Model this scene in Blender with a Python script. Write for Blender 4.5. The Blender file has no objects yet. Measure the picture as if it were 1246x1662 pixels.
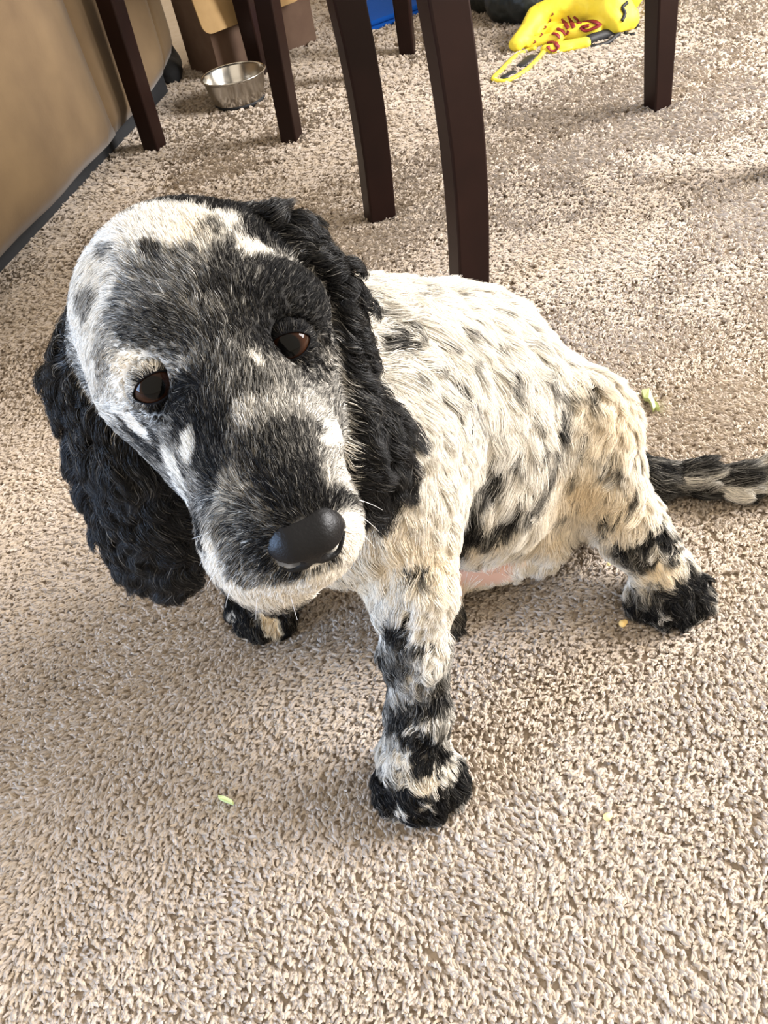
import bpy, bmesh, math, random
import numpy as np
from mathutils import Vector, Matrix
from mathutils.bvhtree import BVHTree
from mathutils.kdtree import KDTree

rng = np.random.default_rng(7)
random.seed(7)
scene = bpy.context.scene
COL = scene.collection

# ------------------------------------------------------------------ camera
F_PX, CX, CY = 1250.0, 623.0, 831.0
CAM_H, PITCH, ROLL = 0.60, math.radians(46), math.radians(12)
c0 = np.array([0, 0, CAM_H])
cd = np.array([0, math.cos(PITCH), -math.sin(PITCH)])
_r = np.array([1.0, 0, 0]); _u = np.array([0, math.sin(PITCH), math.cos(PITCH)])
cX = math.cos(ROLL) * _r - math.sin(ROLL) * _u
cY = math.sin(ROLL) * _r + math.cos(ROLL) * _u
cam_data = bpy.data.cameras.new('camera')
cam_data.sensor_fit = 'VERTICAL'; cam_data.sensor_height = 36.0
cam_data.lens = 36.0 * F_PX / 1662.0
cam_data.clip_start = 0.01
cam = bpy.data.objects.new('camera', cam_data); COL.objects.link(cam)
cam.matrix_world = Matrix(((cX[0], cY[0], -cd[0], c0[0]), (cX[1], cY[1], -cd[1], c0[1]),
                           (cX[2], cY[2], -cd[2], c0[2]), (0, 0, 0, 1)))
scene.camera = cam
# ------------------------------------------------------------------ light
world = bpy.data.worlds.new('room_ambient'); scene.world = world; world.use_nodes = True
wb = world.node_tree.nodes['Background']
wb.inputs[0].default_value = (1.0, 0.87, 0.70, 1); wb.inputs[1].default_value = 0.72
def area(name, loc, target, sx, sy, power, color):
    l = bpy.data.lights.new(name, 'AREA'); l.shape = 'RECTANGLE'; l.size = sx; l.size_y = sy
    l.energy = power; l.color = color
    o = bpy.data.objects.new(name, l); COL.objects.link(o)
    o.location = loc
    o.rotation_euler = (Vector(target) - Vector(loc)).to_track_quat('-Z', 'Y').to_euler()
    return o
area('window_right_offscreen', (3.0, 0.9, 1.65), (0.05, 0.6, 0.1), 1.8, 1.4, 215, (1.0, 0.97, 0.96))      # daylight from the room's right-hand window: shadows fall to the left
area('window_left_offscreen', (-2.6, -0.3, 1.05), (-0.1, 0.35, 0.35), 1.0, 1.6, 80, (0.40, 0.62, 1.0))       # cool skylight from the left, seen on the dog's cheek and in the bowl
vs = scene.view_settings
vs.view_transform = 'Standard'; vs.look = 'None'; vs.gamma = 1.0; vs.use_curve_mapping = False
vs.exposure = 0.93

# ------------------------------------------------------------------ helpers
def ray(px, py): return cd + (px - CX) / F_PX * cX - (py - CY) / F_PX * cY
def K(px, py, d): return c0 + d * ray(px, py)              # a point at a given distance
def FL(px, py, z=0.0):                                     # a point at a given height above the floor
    v = ray(px, py); return c0 + v * ((z - CAM_H) / v[2])
def px2m(p): return float((np.asarray(p) - c0) @ cd) / F_PX

def tag(o, label=None, cat=None, group=None, kind=None):
    if label: o['label'] = label
    if cat: o['category'] = cat
    if group: o['group'] = group
    if kind: o['kind'] = kind
    return o
def empty(name, loc, label=None, cat=None, group=None):
    o = bpy.data.objects.new(name, None); COL.objects.link(o); o.location = loc
    o.empty_display_size = 0.05
    return tag(o, label, cat, group)
def link(name, data, parent=None):
    o = bpy.data.objects.new(name, data); COL.objects.link(o)
    if parent is not None:
        o.parent = parent
        L = parent; M = Matrix.Identity(4)
        while L is not None:
            M = Matrix.Translation(L.location) @ M; L = L.parent
        o.matrix_parent_inverse = M.inverted()
    return o
def mesh_obj(name, verts, faces, mat, parent=None, smooth=True):
    me = bpy.data.meshes.new(name)
    me.from_pydata([tuple(map(float, v)) for v in verts], [], [tuple(map(int, f)) for f in faces])
    if smooth: me.polygons.foreach_set('use_smooth', [True] * len(me.polygons))
    if mat: me.materials.append(mat)
    me.update()
    return link(name, me, parent)
def bm_obj(name, bm, mat, parent=None, smooth=False):
    me = bpy.data.meshes.new(name); bmesh.ops.recalc_face_normals(bm, faces=bm.faces)
    bm.to_mesh(me); bm.free()
    if smooth: me.polygons.foreach_set('use_smooth', [True] * len(me.polygons))
    if mat: me.materials.append(mat)
    return link(name, me, parent)
def bevel(o, w=0.004, seg=2):
    m = o.modifiers.new('bevel', 'BEVEL'); m.width = w; m.segments = seg; m.limit_method = 'ANGLE'
    return o

def material(name, color, rough=0.6, metal=0.0, spec=0.5, noise=None, bump=None, sheen=0.0, coat=0.0):
    m = bpy.data.materials.new(name); m.use_nodes = True
    nt = m.node_tree; b = nt.nodes['Principled BSDF']
    b.inputs['Base Color'].default_value = (*color, 1); b.inputs['Roughness'].default_value = rough
    b.inputs['Metallic'].default_value = metal; b.inputs['Specular IOR Level'].default_value = spec
    b.inputs['Sheen Weight'].default_value = sheen; b.inputs['Coat Weight'].default_value = coat
    tc = nt.nodes.new('ShaderNodeTexCoord')
    if noise:                     # (scale, colour2, contrast low, high, detail)
        n = nt.nodes.new('ShaderNodeTexNoise'); n.inputs['Scale'].default_value = noise[0]
        n.inputs['Detail'].default_value = noise[4] if len(noise) > 4 else 4
        r = nt.nodes.new('ShaderNodeValToRGB')
        r.color_ramp.elements[0].position = noise[2]; r.color_ramp.elements[1].position = noise[3]
        r.color_ramp.elements[0].color = (*color, 1); r.color_ramp.elements[1].color = (*noise[1], 1)
        nt.links.new(tc.outputs['Object'], n.inputs['Vector'])
        nt.links.new(n.outputs['Fac'], r.inputs['Fac']); nt.links.new(r.outputs['Color'], b.inputs['Base Color'])
    if bump:                      # (scale, strength, distance)
        n2 = nt.nodes.new('ShaderNodeTexNoise'); n2.inputs['Scale'].default_value = bump[0]; n2.inputs['Detail'].default_value = 5
        bp = nt.nodes.new('ShaderNodeBump'); bp.inputs['Strength'].default_value = bump[1]; bp.inputs['Distance'].default_value = bump[2]
        nt.links.new(tc.outputs['Object'], n2.inputs['Vector'])
        nt.links.new(n2.outputs['Fac'], bp.inputs['Height']); nt.links.new(bp.outputs['Normal'], b.inputs['Normal'])
    return m
def hair_material(name, rough=0.45, spec=0.35, transl=0.0):
    m = bpy.data.materials.new(name); m.use_nodes = True
    nt = m.node_tree; b = nt.nodes['Principled BSDF']
    a = nt.nodes.new('ShaderNodeAttribute'); a.attribute_name = 'col'
    nt.links.new(a.outputs['Color'], b.inputs['Base Color'])
    b.inputs['Roughness'].default_value = rough; b.inputs['Specular IOR Level'].default_value = spec
    if transl:
        t = nt.nodes.new('ShaderNodeBsdfTranslucent'); mx = nt.nodes.new('ShaderNodeMixShader')
        nt.links.new(a.outputs['Color'], t.inputs['Color']); mx.inputs[0].default_value = transl
        nt.links.new(b.outputs[0], mx.inputs[1]); nt.links.new(t.outputs[0], mx.inputs[2])
        nt.links.new(mx.outputs[0], nt.nodes['Material Output'].inputs['Surface'])
    return m
def strands_obj(name, pts, rad, col, mat, parent):
    """pts (N,S,3), rad (N,S), col (N,S,3) -> hair curves"""
    N, S, _ = pts.shape
    cu = bpy.data.hair_curves.new(name); cu.add_curves([S] * N)
    cu.attributes['position'].data.foreach_set('vector', pts.astype(np.float32).ravel())
    if 'radius' not in cu.attributes: cu.attributes.new('radius', 'FLOAT', 'POINT')
    cu.attributes['radius'].data.foreach_set('value', rad.astype(np.float32).ravel())
    ca = cu.attributes.new('col', 'FLOAT_COLOR', 'POINT')
    rgba = np.ones((N, S, 4), np.float32); rgba[..., :3] = col
    ca.data.foreach_set('color', rgba.ravel())
    cu.materials.append(mat)
    return tag(link(name, cu, parent), kind='stuff')

def hash3(i, j, k, seed=0):
    n = (i * 374761393 + j * 668265263 + k * 2147483647 + seed * 974634777) & 0xffffffff
    n = ((n ^ (n >> 13)) * 1274126177) & 0xffffffff
    return ((n ^ (n >> 16)) & 0xffff) / 65535.0
def noise3(p, scale, seed=0):
    q = np.asarray(p) * scale + 1000.0
    i = np.floor(q).astype(np.int64); f = q - i; f = f * f * (3 - 2 * f)
    r = 0
    for a in (0, 1):
        for b in (0, 1):
            for c in (0, 1):
                w = (f[:, 0] if a else 1 - f[:, 0]) * (f[:, 1] if b else 1 - f[:, 1]) * (f[:, 2] if c else 1 - f[:, 2])
                r = r + w * hash3(i[:, 0] + a, i[:, 1] + b, i[:, 2] + c, seed)
    return r
def norm(v): return v / np.maximum(np.linalg.norm(v, axis=-1, keepdims=True), 1e-9)

# --- signed-distance modelling: a list of tapered capsules fused smoothly into one continuous surface
def cap_dist(p, pr):
    a, b = pr['a'], pr['b']
    pa = p - a
    n = pr.get('flat')
    if n is not None:
        s = pr['fs']; pa = pa + (pa @ n)[..., None] * n * (1 / s - 1)
    ba = b - a
    if n is not None: ba = ba + (ba @ n) * n * (1 / s - 1)
    L = ba @ ba
    h = np.clip((pa @ ba) / L, 0, 1) if L > 1e-12 else np.zeros(pa.shape[:-1])
    d = np.linalg.norm(pa - h[..., None] * ba, axis=-1) - (pr['ra'] + (pr['rb'] - pr['ra']) * h)
    return d * (0.75 if n is not None else 1.0)
def sdf_mesh(prims, h, pad=0.02):
    los = [np.minimum(p['a'] - p['ra'], p['b'] - p['rb']) for p in prims]
    his = [np.maximum(p['a'] + p['ra'], p['b'] + p['rb']) for p in prims]
    lo = np.min(los, 0) - pad; hi = np.max(his, 0) + pad
    n = np.ceil((hi - lo) / h).astype(int) + 1
    D = np.full(n, 0.06, np.float32)
    for p, l, u in zip(prims, los, his):
        k = p.get('k', 0.02); m = k + 3 * h
        i0 = np.maximum(np.floor((l - m - lo) / h).astype(int), 0); i1 = np.minimum(np.ceil((u + m - lo) / h).astype(int) + 1, n)
        g = np.stack(np.meshgrid(*[lo[c] + h * np.arange(i0[c], i1[c]) for c in range(3)], indexing='ij'), -1)
        d = cap_dist(g, p).astype(np.float32)
        sl = tuple(slice(i0[c], i1[c]) for c in range(3))
        A = D[sl]
        if p.get('sub'):
            e = -d; hh = np.maximum(k - np.abs(A - e), 0) / k
            D[sl] = np.maximum(A, e) + hh * hh * k * 0.25
        else:
            hh = np.maximum(k - np.abs(A - d), 0) / k
            D[sl] = np.minimum(A, d) - hh * hh * k * 0.25
    return surface_nets(D, lo, h)
def surface_nets(D, lo, h):
    s = D < 0
    nx, ny, nz = D.shape
    cnt = np.zeros((nx - 1, ny - 1, nz - 1), np.int8)
    for a in (0, 1):
        for b in (0, 1):
            for c in (0, 1): cnt += s[a:nx - 1 + a, b:ny - 1 + b, c:nz - 1 + c]
    act = np.argwhere((cnt > 0) & (cnt < 8))
    idx = np.full(cnt.shape, -1, np.int64); idx[tuple(act.T)] = np.arange(len(act))
    acc = np.zeros((len(act), 3)); num = np.zeros(len(act))
    corners = [(a, b, c) for a in (0, 1) for b in (0, 1) for c in (0, 1)]
    val = {c: D[tuple((act + np.array(c)).T)] for c in corners}
    for c in corners:
        for ax in range(3):
            if c[ax]: continue
            e = list(c); e[ax] = 1; e = tuple(e)
            v0, v1 = val[c], val[e]; m = (v0 < 0) != (v1 < 0)
            t = np.where(m, v0 / np.where(m, v0 - v1, 1), 0)
            pos = np.tile(np.array(c, float), (len(act), 1)); pos[:, ax] += t
            acc[m] += pos[m]; num[m] += 1
    verts = lo + h * (act + acc / num[:, None])
    faces = []
    for ax in range(3):
        sl0 = [slice(None)] * 3; sl1 = [slice(None)] * 3
        sl0[ax] = slice(0, -1); sl1[ax] = slice(1, None)
        ch = s[tuple(sl0)] != s[tuple(sl1)]
        e = np.argwhere(ch)
        o1, o2 = [(1, 2), (2, 0), (0, 1)][ax]
        ok = (e[:, o1] > 0) & (e[:, o2] > 0) & (e[:, o1] < D.shape[o1] - 1) & (e[:, o2] < D.shape[o2] - 1)
        e = e[ok]
        q = []
        for d1, d2 in ((-1, -1), (0, -1), (0, 0), (-1, 0)):
            w = e.copy(); w[:, o1] += d1; w[:, o2] += d2; q.append(idx[tuple(w.T)])
        q = np.stack(q, 1)
        inside = s[tuple(e.T)]
        q[~inside] = q[~inside][:, ::-1]
        faces.append(q)
    return verts, np.concatenate(faces)

# ------------------------------------------------------------------ materials
M_floor = material('carpet_backing', (0.40, 0.33, 0.25), 0.95, noise=(40, (0.44, 0.37, 0.30), .3, .7), bump=(300, 0.6, 0.004))
M_pile = hair_material('carpet_yarn', 0.9, 0.1, 0.15)
M_wood = material('dark_stained_wood', (0.0085, 0.0034, 0.0027), 0.38, spec=.16, noise=(9, (0.016, 0.0062, 0.0046), .3, .7))
M_seat = material('dark_seat_upholstery', (0.05, 0.03, 0.022), 0.7)
M_sofa = material('tan_microsuede', (0.085, 0.050, 0.020), 0.9, sheen=0.12, noise=(7, (0.155, 0.10, 0.045), .3, .72, 6), bump=(220, 0.15, 0.002))
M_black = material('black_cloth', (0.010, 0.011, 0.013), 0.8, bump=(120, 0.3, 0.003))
M_dkgreen = material('black_green_nylon', (0.008, 0.013, 0.013), 0.45, bump=(60, 0.4, 0.004))
M_steel = material('brushed_steel', (0.56, 0.54, 0.50), 0.22, metal=1.0, bump=(90, 0.05, 0.0005))
M_card = material('brown_cardboard', (0.105, 0.060, 0.038), 0.85, noise=(30, (0.13, 0.078, 0.05), .3, .7))
M_flap = material('tan_cardboard_inside', (0.42, 0.27, 0.115), 0.85, noise=(25, (0.5, 0.33, 0.15), .3, .7))
M_blue = material('blue_fabric', (0.004, 0.06, 0.30), 0.9, spec=.1, bump=(150, 0.2, 0.002))
M_yellow = material('yellow_bag_cloth', (0.95, 0.76, 0.05), 0.6, bump=(45, 0.35, 0.006))
M_red = material('dark_red_print', (0.22, 0.012, 0.012), 0.6)
M_cord = material('black_cord', (0.012, 0.012, 0.014), 0.6)
M_leaf = material('pale_green_leaf', (0.52, 0.60, 0.26), 0.6)
M_crumb = material('yellow_crumb', (0.85, 0.62, 0.25), 0.8)
M_wall = material('painted_wall', (0.55, 0.47, 0.37), 0.9)
M_trim = material('white_trim', (0.7, 0.68, 0.62), 0.6)

# ------------------------------------------------------------------ the setting
def quad_grid(x0, x1, y0, y1, z, n):
    vs_, fs = [], []
    for j in range(n + 1):
        for i in range(n + 1): vs_.append((x0 + (x1 - x0) * i / n, y0 + (y1 - y0) * j / n, z))
    for j in range(n):
        for i in range(n):
            a = j * (n + 1) + i; fs.append((a, a + 1, a + n + 2, a + n + 1))
    return vs_, fs
floor = mesh_obj('floor', *quad_grid(-3.0, 3.4, -2.5, 4.2, 0.0, 8), M_floor, smooth=False)
tag(floor, 'beige cut pile carpet covering the whole floor', kind='structure')
def box_bm(bm, lo, hi, M=None):
    vsx = [bm.verts.new((M @ Vector(v)) if M else v) for v in
           [(x, y, z) for z in (lo[2], hi[2]) for y in (lo[1], hi[1]) for x in (lo[0], hi[0])]]
    for f in ((0, 1, 3, 2), (4, 6, 7, 5), (0, 4, 5, 1), (2, 3, 7, 6), (0, 2, 6, 4), (1, 5, 7, 3)):
        bm.faces.new([vsx[i] for i in f])
def box_obj(name, lo, hi, mat, parent=None, M=None, bev=0.0, seg=2):
    bm = bmesh.new(); box_bm(bm, lo, hi, M)
    o = bm_obj(name, bm, mat, parent)
    if bev: bevel(o, bev, seg)
    return o
wb_ = box_obj('wall_back', (-3.0, 4.2, 0), (3.4, 4.3, 2.5), M_wall); tag(wb_, 'plain beige painted wall behind the box and sofa', kind='structure')
bb_ = box_obj('baseboard_back', (-3.0, 4.185, 0), (3.4, 4.2, 0.09), M_trim); tag(bb_, 'white baseboard along the far wall', kind='structure')

SD = np.array([0.312, 0.950, 0]); TD = np.array([0.950, -0.312, 0])     # along the sofa, across the room
SOFA0 = FL(0, 436)
def carpet():
    # yarn tufts: dense and small near by, sparser and coarser with distance
    pts = []
    dens0 = 165000.0
    N = 2200000
    x = rng.uniform(-1.3, 1.9, N); y = rng.uniform(-.15, 3.6, N)
    dist = np.sqrt(x * x + y * y + 0.36)
    rho = 1.0 / (1 + (np.maximum(dist - 0.72, 0) / 0.62) ** 2.0)
    A = 3.2 * 3.75
    keep = rng.random(N) < rho * dens0 * A / N
    # outside what the place shows: behind the sofa or far to the sides
    keep &= ((x - SOFA0[0]) * TD[0] + (y - SOFA0[1]) * TD[1]) > -0.005
    keep &= (np.abs(x - 0.3 * y) < 0.85 + 0.5 * y)
    x, y, rho = x[keep], y[keep], rho[keep]
    n = len(x)
    P = np.stack([x, y, np.zeros(n)], 1)
    sc = np.minimum(rho ** -0.5, 3.2)
    # nap direction wanders slowly over the carpet
    ang = -2.0 + 2.6 * (noise3(P, 5.0, 3) - .5) + 1.6 * (noise3(P, 17.0, 5) - .5) + rng.normal(0, .55, n)
    tilt = 0.75 + 0.5 * noise3(P, 9.0, 8) + rng.normal(0, .18, n)
    dirv = np.stack([np.cos(ang), np.sin(ang), np.zeros(n)], 1)
    Ln = rng.uniform(.0068, .0100, n) * np.minimum(sc, 1.9)
    S = 4
    t = np.linspace(0, 1, S)
    p = P[:, None, :] + dirv[:, None, :] * (np.sin(tilt)[:, None] * Ln[:, None] * t ** 1.4)[..., None]
    p[..., 2] += np.cos(tilt * .8)[:, None] * Ln[:, None] * (t - .28 * t ** 3)
    p += rng.normal(0, .0006, p.shape) * sc[:, None, None]
    rad = np.array([.9, 1.15, 1.1, .45])[None] * (.00128 * np.minimum(sc, 2.6))[:, None] * rng.uniform(.8, 1.2, n)[:, None]
    v = rng.normal(0, .08, n)
    base = np.array([.405, .334, .255]); warm = np.array([.455, .395, .34])
    mixw = rng.random(n)[:, None]
    col = (base * (1 - mixw) + warm * mixw) * (1 + v)[:, None]
    col = np.clip(col, .05, .9)
    col = np.repeat(col[:, None, :], S, 1)
    o = strands_obj('carpet_pile', p, rad, np.clip(col, 0, .95), M_pile, floor)
    return o
carpet()

# ------------------------------------------------------------------ furniture
def sweep(path, sizes, ax_u, ax_v):
    """square tapering bar along a path; ax_u/ax_v horizontal axes"""
    vs_, fs = [], []
    for p, (a, b) in zip(path, sizes):
        for su, sv in ((-1, -1), (1, -1), (1, 1), (-1, 1)):
            vs_.append(np.asarray(p) + ax_u * su * a / 2 + ax_v * sv * b / 2)
    for i in range(len(path) - 1):
        for k in range(4):
            a, b = i * 4 + k, i * 4 + (k + 1) % 4
            fs.append((a, b, b + 4, a + 4))
    fs.append((3, 2, 1, 0)); e = 4 * (len(path) - 1); fs.append((e, e + 1, e + 2, e + 3))
    return vs_, fs
def chair(feet_rear, feet_front, fwd, label, rake=-.012, bow=.012, lean=(0, 0, 0), rear_lean=(0, 0, 0)):
    """feet_*: two foot points each; fwd: unit horizontal vector the chair faces"""
    fwd = np.array(fwd); side = np.array([-fwd[1], fwd[0], 0])
    allp = np.array(feet_rear + feet_front); cen = allp.mean(0)
    root = empty('dining_chair', tuple(cen), label, 'chair', 'dining chairs')
    up = np.array([0, 0, 1.0])
    H = 0.43
    tops = []
    for p in feet_rear:
        p = np.array(p)
        path, sz = [], []
        for z in np.linspace(0, H, 9):
            t = z / H
            path.append(p + fwd * (rake * t + bow * math.sin(math.pi * t)) + up * z + np.array(rear_lean) * t); sz.append((.046 + .002 * t, .034 + .002 * t))
        for z in np.linspace(H, 0.95, 7)[1:]:
            t = (z - H) / (.95 - H)
            path.append(p + fwd * (rake - .10 * t ** 1.4) + up * z + np.array(rear_lean)); sz.append((.050 - .016 * t, .036 - .006 * t))
        tops.append(path[-1])
        bevel(mesh_obj('leg', *sweep(path, sz, fwd, side), M_wood, root, smooth=False), .003)
    for p in feet_front:
        p = np.array(p)
        path = [p + up * z + np.array(lean) * z / H for z in np.linspace(0, H, 4)]
        sz = [(.036 + .012 * z / H, .036 + .012 * z / H) for z in np.linspace(0, H, 4)]
        bevel(mesh_obj('leg', *sweep(path, sz, fwd, side), M_wood, root, smooth=False), .003)
    # seat and rails
    r0, r1 = [np.array(p) + fwd * rake + np.array(rear_lean) for p in feet_rear]; f0, f1 = [np.array(p) + np.array(lean) for p in feet_front]
    if np.dot(r1 - r0, f1 - f0) < 0: f0, f1 = f1, f0
    def rail(a, b):
        d = norm(b - a); n = np.array([-d[1], d[0], 0])
        vs_, fs = sweep([a + up * .425, b + up * .425], [(.022, .05)] * 2, n, up)
        return mesh_obj('seat_rail', vs_, fs, M_wood, root, smooth=False)
    for a, b in ((r0, r1), (f0, f1), (r0, f0), (r1, f1)): rail(a, b)
    bm = bmesh.new()
    ring = [r0 - fwd * .01, r1 - fwd * .01, f1 + fwd * .03, f0 + fwd * .03]; cc = np.mean(ring, 0)
    low = [bm.verts.new(tuple(cc + (q - cc) * 1.02 + up * .45)) for q in ring]
    hi = [bm.verts.new(tuple(cc + (q - cc) * .97 + up * .49)) for q in ring]
    bm.faces.new(low[::-1]); bm.faces.new(hi)
    for k in range(4): bm.faces.new((low[k], low[(k + 1) % 4], hi[(k + 1) % 4], hi[k]))
    bevel(bm_obj('seat', bm, M_seat, root), .012, 3)
    a, b = tops
    d = norm(b - a)
    for z, hgt in ((.92, .07), (.62, .05)):
        off = fwd * (0.10 * (1 - ((z - H) / (.95 - H)) ** 1.4))
        p0 = np.array([a[0], a[1], z]) + off; p1 = np.array([b[0], b[1], z]) + off
        vs_, fs = sweep([p0, p1], [(.02, hgt)] * 2, fwd, up)
        mesh_obj('back_rail', vs_, fs, M_wood, root, smooth=False)
    for k in range(1, 5):
        t = k / 5; q = a * (1 - t) + b * t
        path = [np.array([q[0], q[1], z]) + fwd * (0.10 * (1 - ((z - H) / (.95 - H)) ** 1.4)) for z in np.linspace(.60, .93, 5)]
        mesh_obj('back_slat', *sweep(path, [(.012, .035)] * 5, fwd, side), M_wood, root, smooth=False)
    return root
fC, fD, fE = FL(617, 356), FL(762, 492), FL(1066, 180)
fCD = norm(fD - fC); f1 = np.array([-fCD[1], fCD[0], 0])
chair([fC, fD], [fE, fE + fCD * np.linalg.norm(fD - fC) * 1.08], f1, 'dark brown wooden chair with curved back legs right behind the dog', lean=-f1 * .035)
fA, fB = FL(254, 245), FL(475, 231)
abd = norm(fB - fA); fw = np.array([-abd[1], abd[0], 0])
chair([fA, fB], [FL(424, 124), FL(596, 134)], fw, 'dark brown wooden chair standing over the steel bowl beside the sofa', 0.0, 0.0, (0, 0, 0), abd * .02)
# table whose near corner leg stands in front of the blue mat
def table():
    fF = FL(662, 90)
    root = empty('dining_table', tuple(fF + SD * .45 + TD * .75), 'dark brown wooden table with a slim tapering leg in front of the blue mat', 'table')
    up = np.array([0, 0, 1.0])
    for q in (fF, fF + SD * .85, fF + TD * 1.45, fF + SD * .85 + TD * 1.45):
        path = [q + up * z for z in (0, .3, .70)]
        bevel(mesh_obj('leg', *sweep(path, [(.036, .036), (.044, .044), (.056, .056)], SD, TD), M_wood, root, smooth=False), .004)
    M = Matrix(((TD[0], SD[0], 0, fF[0]), (TD[1], SD[1], 0, fF[1]), (0, 0, 1, 0), (0, 0, 0, 1)))
    box_obj('tabletop', (-.06, -.06, .72), (1.51, .91, .75), M_wood, root, M, .005)
    box_obj('apron', (.0, -.01, .63), (1.45, .01, .72), M_wood, root, M)
    box_obj('apron', (-.01, .0, .63), (.01, .85, .72), M_wood, root, M)
    box_obj('apron', (.0, .84, .63), (1.45, .86, .72), M_wood, root, M)
    box_obj('apron', (1.44, .0, .63), (1.46, .85, .72), M_wood, root, M)
table()

def sofa():
    S0 = FL(0, 414, .068); S0[2] = 0
    O = S0 - TD * 0.012
    root = empty('sofa', tuple(O + SD * .2 - TD * .4), 'tan suede fabric sofa with a dark underside along the carpet edge', 'sofa')
    M = Matrix(((SD[0], -TD[0], 0, O[0]), (SD[1], -TD[1], 0, O[1]), (0, 0, 1, 0), (0, 0, 0, 1)))   # x along, y into the sofa
    def panel(name, u0, u1, zb0, zb1, zt, bulge, off, n=26, m=14, wob=0.004, thick=.05):
        vs_, fs = [], []
        for layer in (0, 1):
            for j in range(m + 1):
                for i in range(n + 1):
                    s = i / n; t = j / m
                    u = u0 + (u1 - u0) * s
                    zb = zb0 + (zb1 - zb0) * s; z = zb + (zt - zb) * t
                    e = min(1, min(s, 1 - s) * 9); e2 = min(1, t * 8)
                    w = off - bulge * (1 - (1 - e) ** 2) * (0.35 + .65 * (1 - (1 - e2) ** 2))
                    w += wob * math.sin(u * 23 + z * 4) * math.sin(z * 9 + u * 3)
                    if layer: w = off + thick
                    vs_.append(M @ Vector((u, w, z)))
        N1 = (n + 1) * (m + 1)
        for j in range(m):
            for i in range(n):
                a = j * (n + 1) + i; q = (a, a + 1, a + n + 2, a + n + 1)
                fs.append(q); fs.append(tuple(k + N1 for k in q[::-1]))
        ring = [i for i in range(n + 1)] + [(j + 1) * (n + 1) + n for j in range(m)] + [m * (n + 1) + n - 1 - i for i in range(n)] + [(m - 1 - j) * (n + 1) for j in range(m - 1)]
        for a, b in zip(ring, ring[1:] + ring[:1]): fs.append((b, a, a + N1, b + N1))
        return mesh_obj(name, [tuple(v) for v in vs_], fs, M_sofa, root)
    panel('front_panel', -.9, .50, .068, .062, .42, .030, .0)
    panel('corner_pleat', .485, .70, .062, .058, .42, .022, .012, n=12)
    panel('side_panel', .66, .84, .058, .075, .42, .022, .018, n=12)
    panel('end_panel', .83, .91, .075, .095, .42, .02, .02, n=10)
    box_obj('underside', (-.88, .05, .010), (.90, .80, .065), M_black, root, M)
    box_obj('frame', (-.88, .05, .055), (.895, .82, .40), M_sofa, root, M, .02, 3)
    for u in (-.8, .82):
        for w in (.10, .74): box_obj('foot', (u - .03, w - .03, 0), (u + .03, w + .03, .045), M_black, root, M)
    for k in range(2): box_obj('seat_cushion', (-.88 + k * .89, -.02, .40), (.0 + k * .89, .62, .54), M_sofa, root, M, .04, 4)
    box_obj('backrest', (-.88, .58, .40), (.895, .84, .88), M_sofa, root, M, .06, 4)
sofa()

def A0(v): return np.array([v[0], v[1], 0.0])
def bowl():
    c = FL(395, 184); c = c + norm(A0(c)) * .060
    root = empty('pet_bowl', tuple(c), 'shiny stainless steel pet bowl standing on the carpet under the chair', 'bowl')
    prof = [(0, .004), (.045, .004), (.052, .006), (.057, .014), (.064, .035), (.0695, .060), (.072, .064), (.0745, .0655), (.076, .0645), (.0755, .0625),
            (.0725, .061), (.0705, .057), (.066, .035), (.0595, .013), (.0545, .003), (.045, .001), (0, .001)]
    n = 48; vs_, fs = [], []
    for r, z in prof:
        for k in range(n):
            a = 2 * math.pi * k / n; vs_.append((c[0] + r * math.cos(a), c[1] + r * math.sin(a), z + .004))
    for i in range(len(prof) - 1):
        for k in range(n):
            a, b = i * n + k, i * n + (k + 1) % n; fs.append((a, b, b + n, a + n))
    mesh_obj('bowl_shell', vs_, fs, M_steel, root)
    pr_ = [(.0455, .001), (.0585, .012), (.0588, .006), (.048, -.004)]
    vs_, fs = [], []
    for r, z in pr_:
        for k in range(n):
            a = 2 * math.pi * k / n; vs_.append((c[0] + r * math.cos(a), c[1] + r * math.sin(a), max(z + .004, 0)))
    for i in range(len(pr_)):
        for k in range(n):
            a, b = i * n + k, i * n + (k + 1) % n; j = ((i + 1) % len(pr_)) * n
            fs.append((a, b, j + (k + 1) % n, j + k))
    mesh_obj('rubber_ring', vs_, fs, M_black, root)
bowl()

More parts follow.
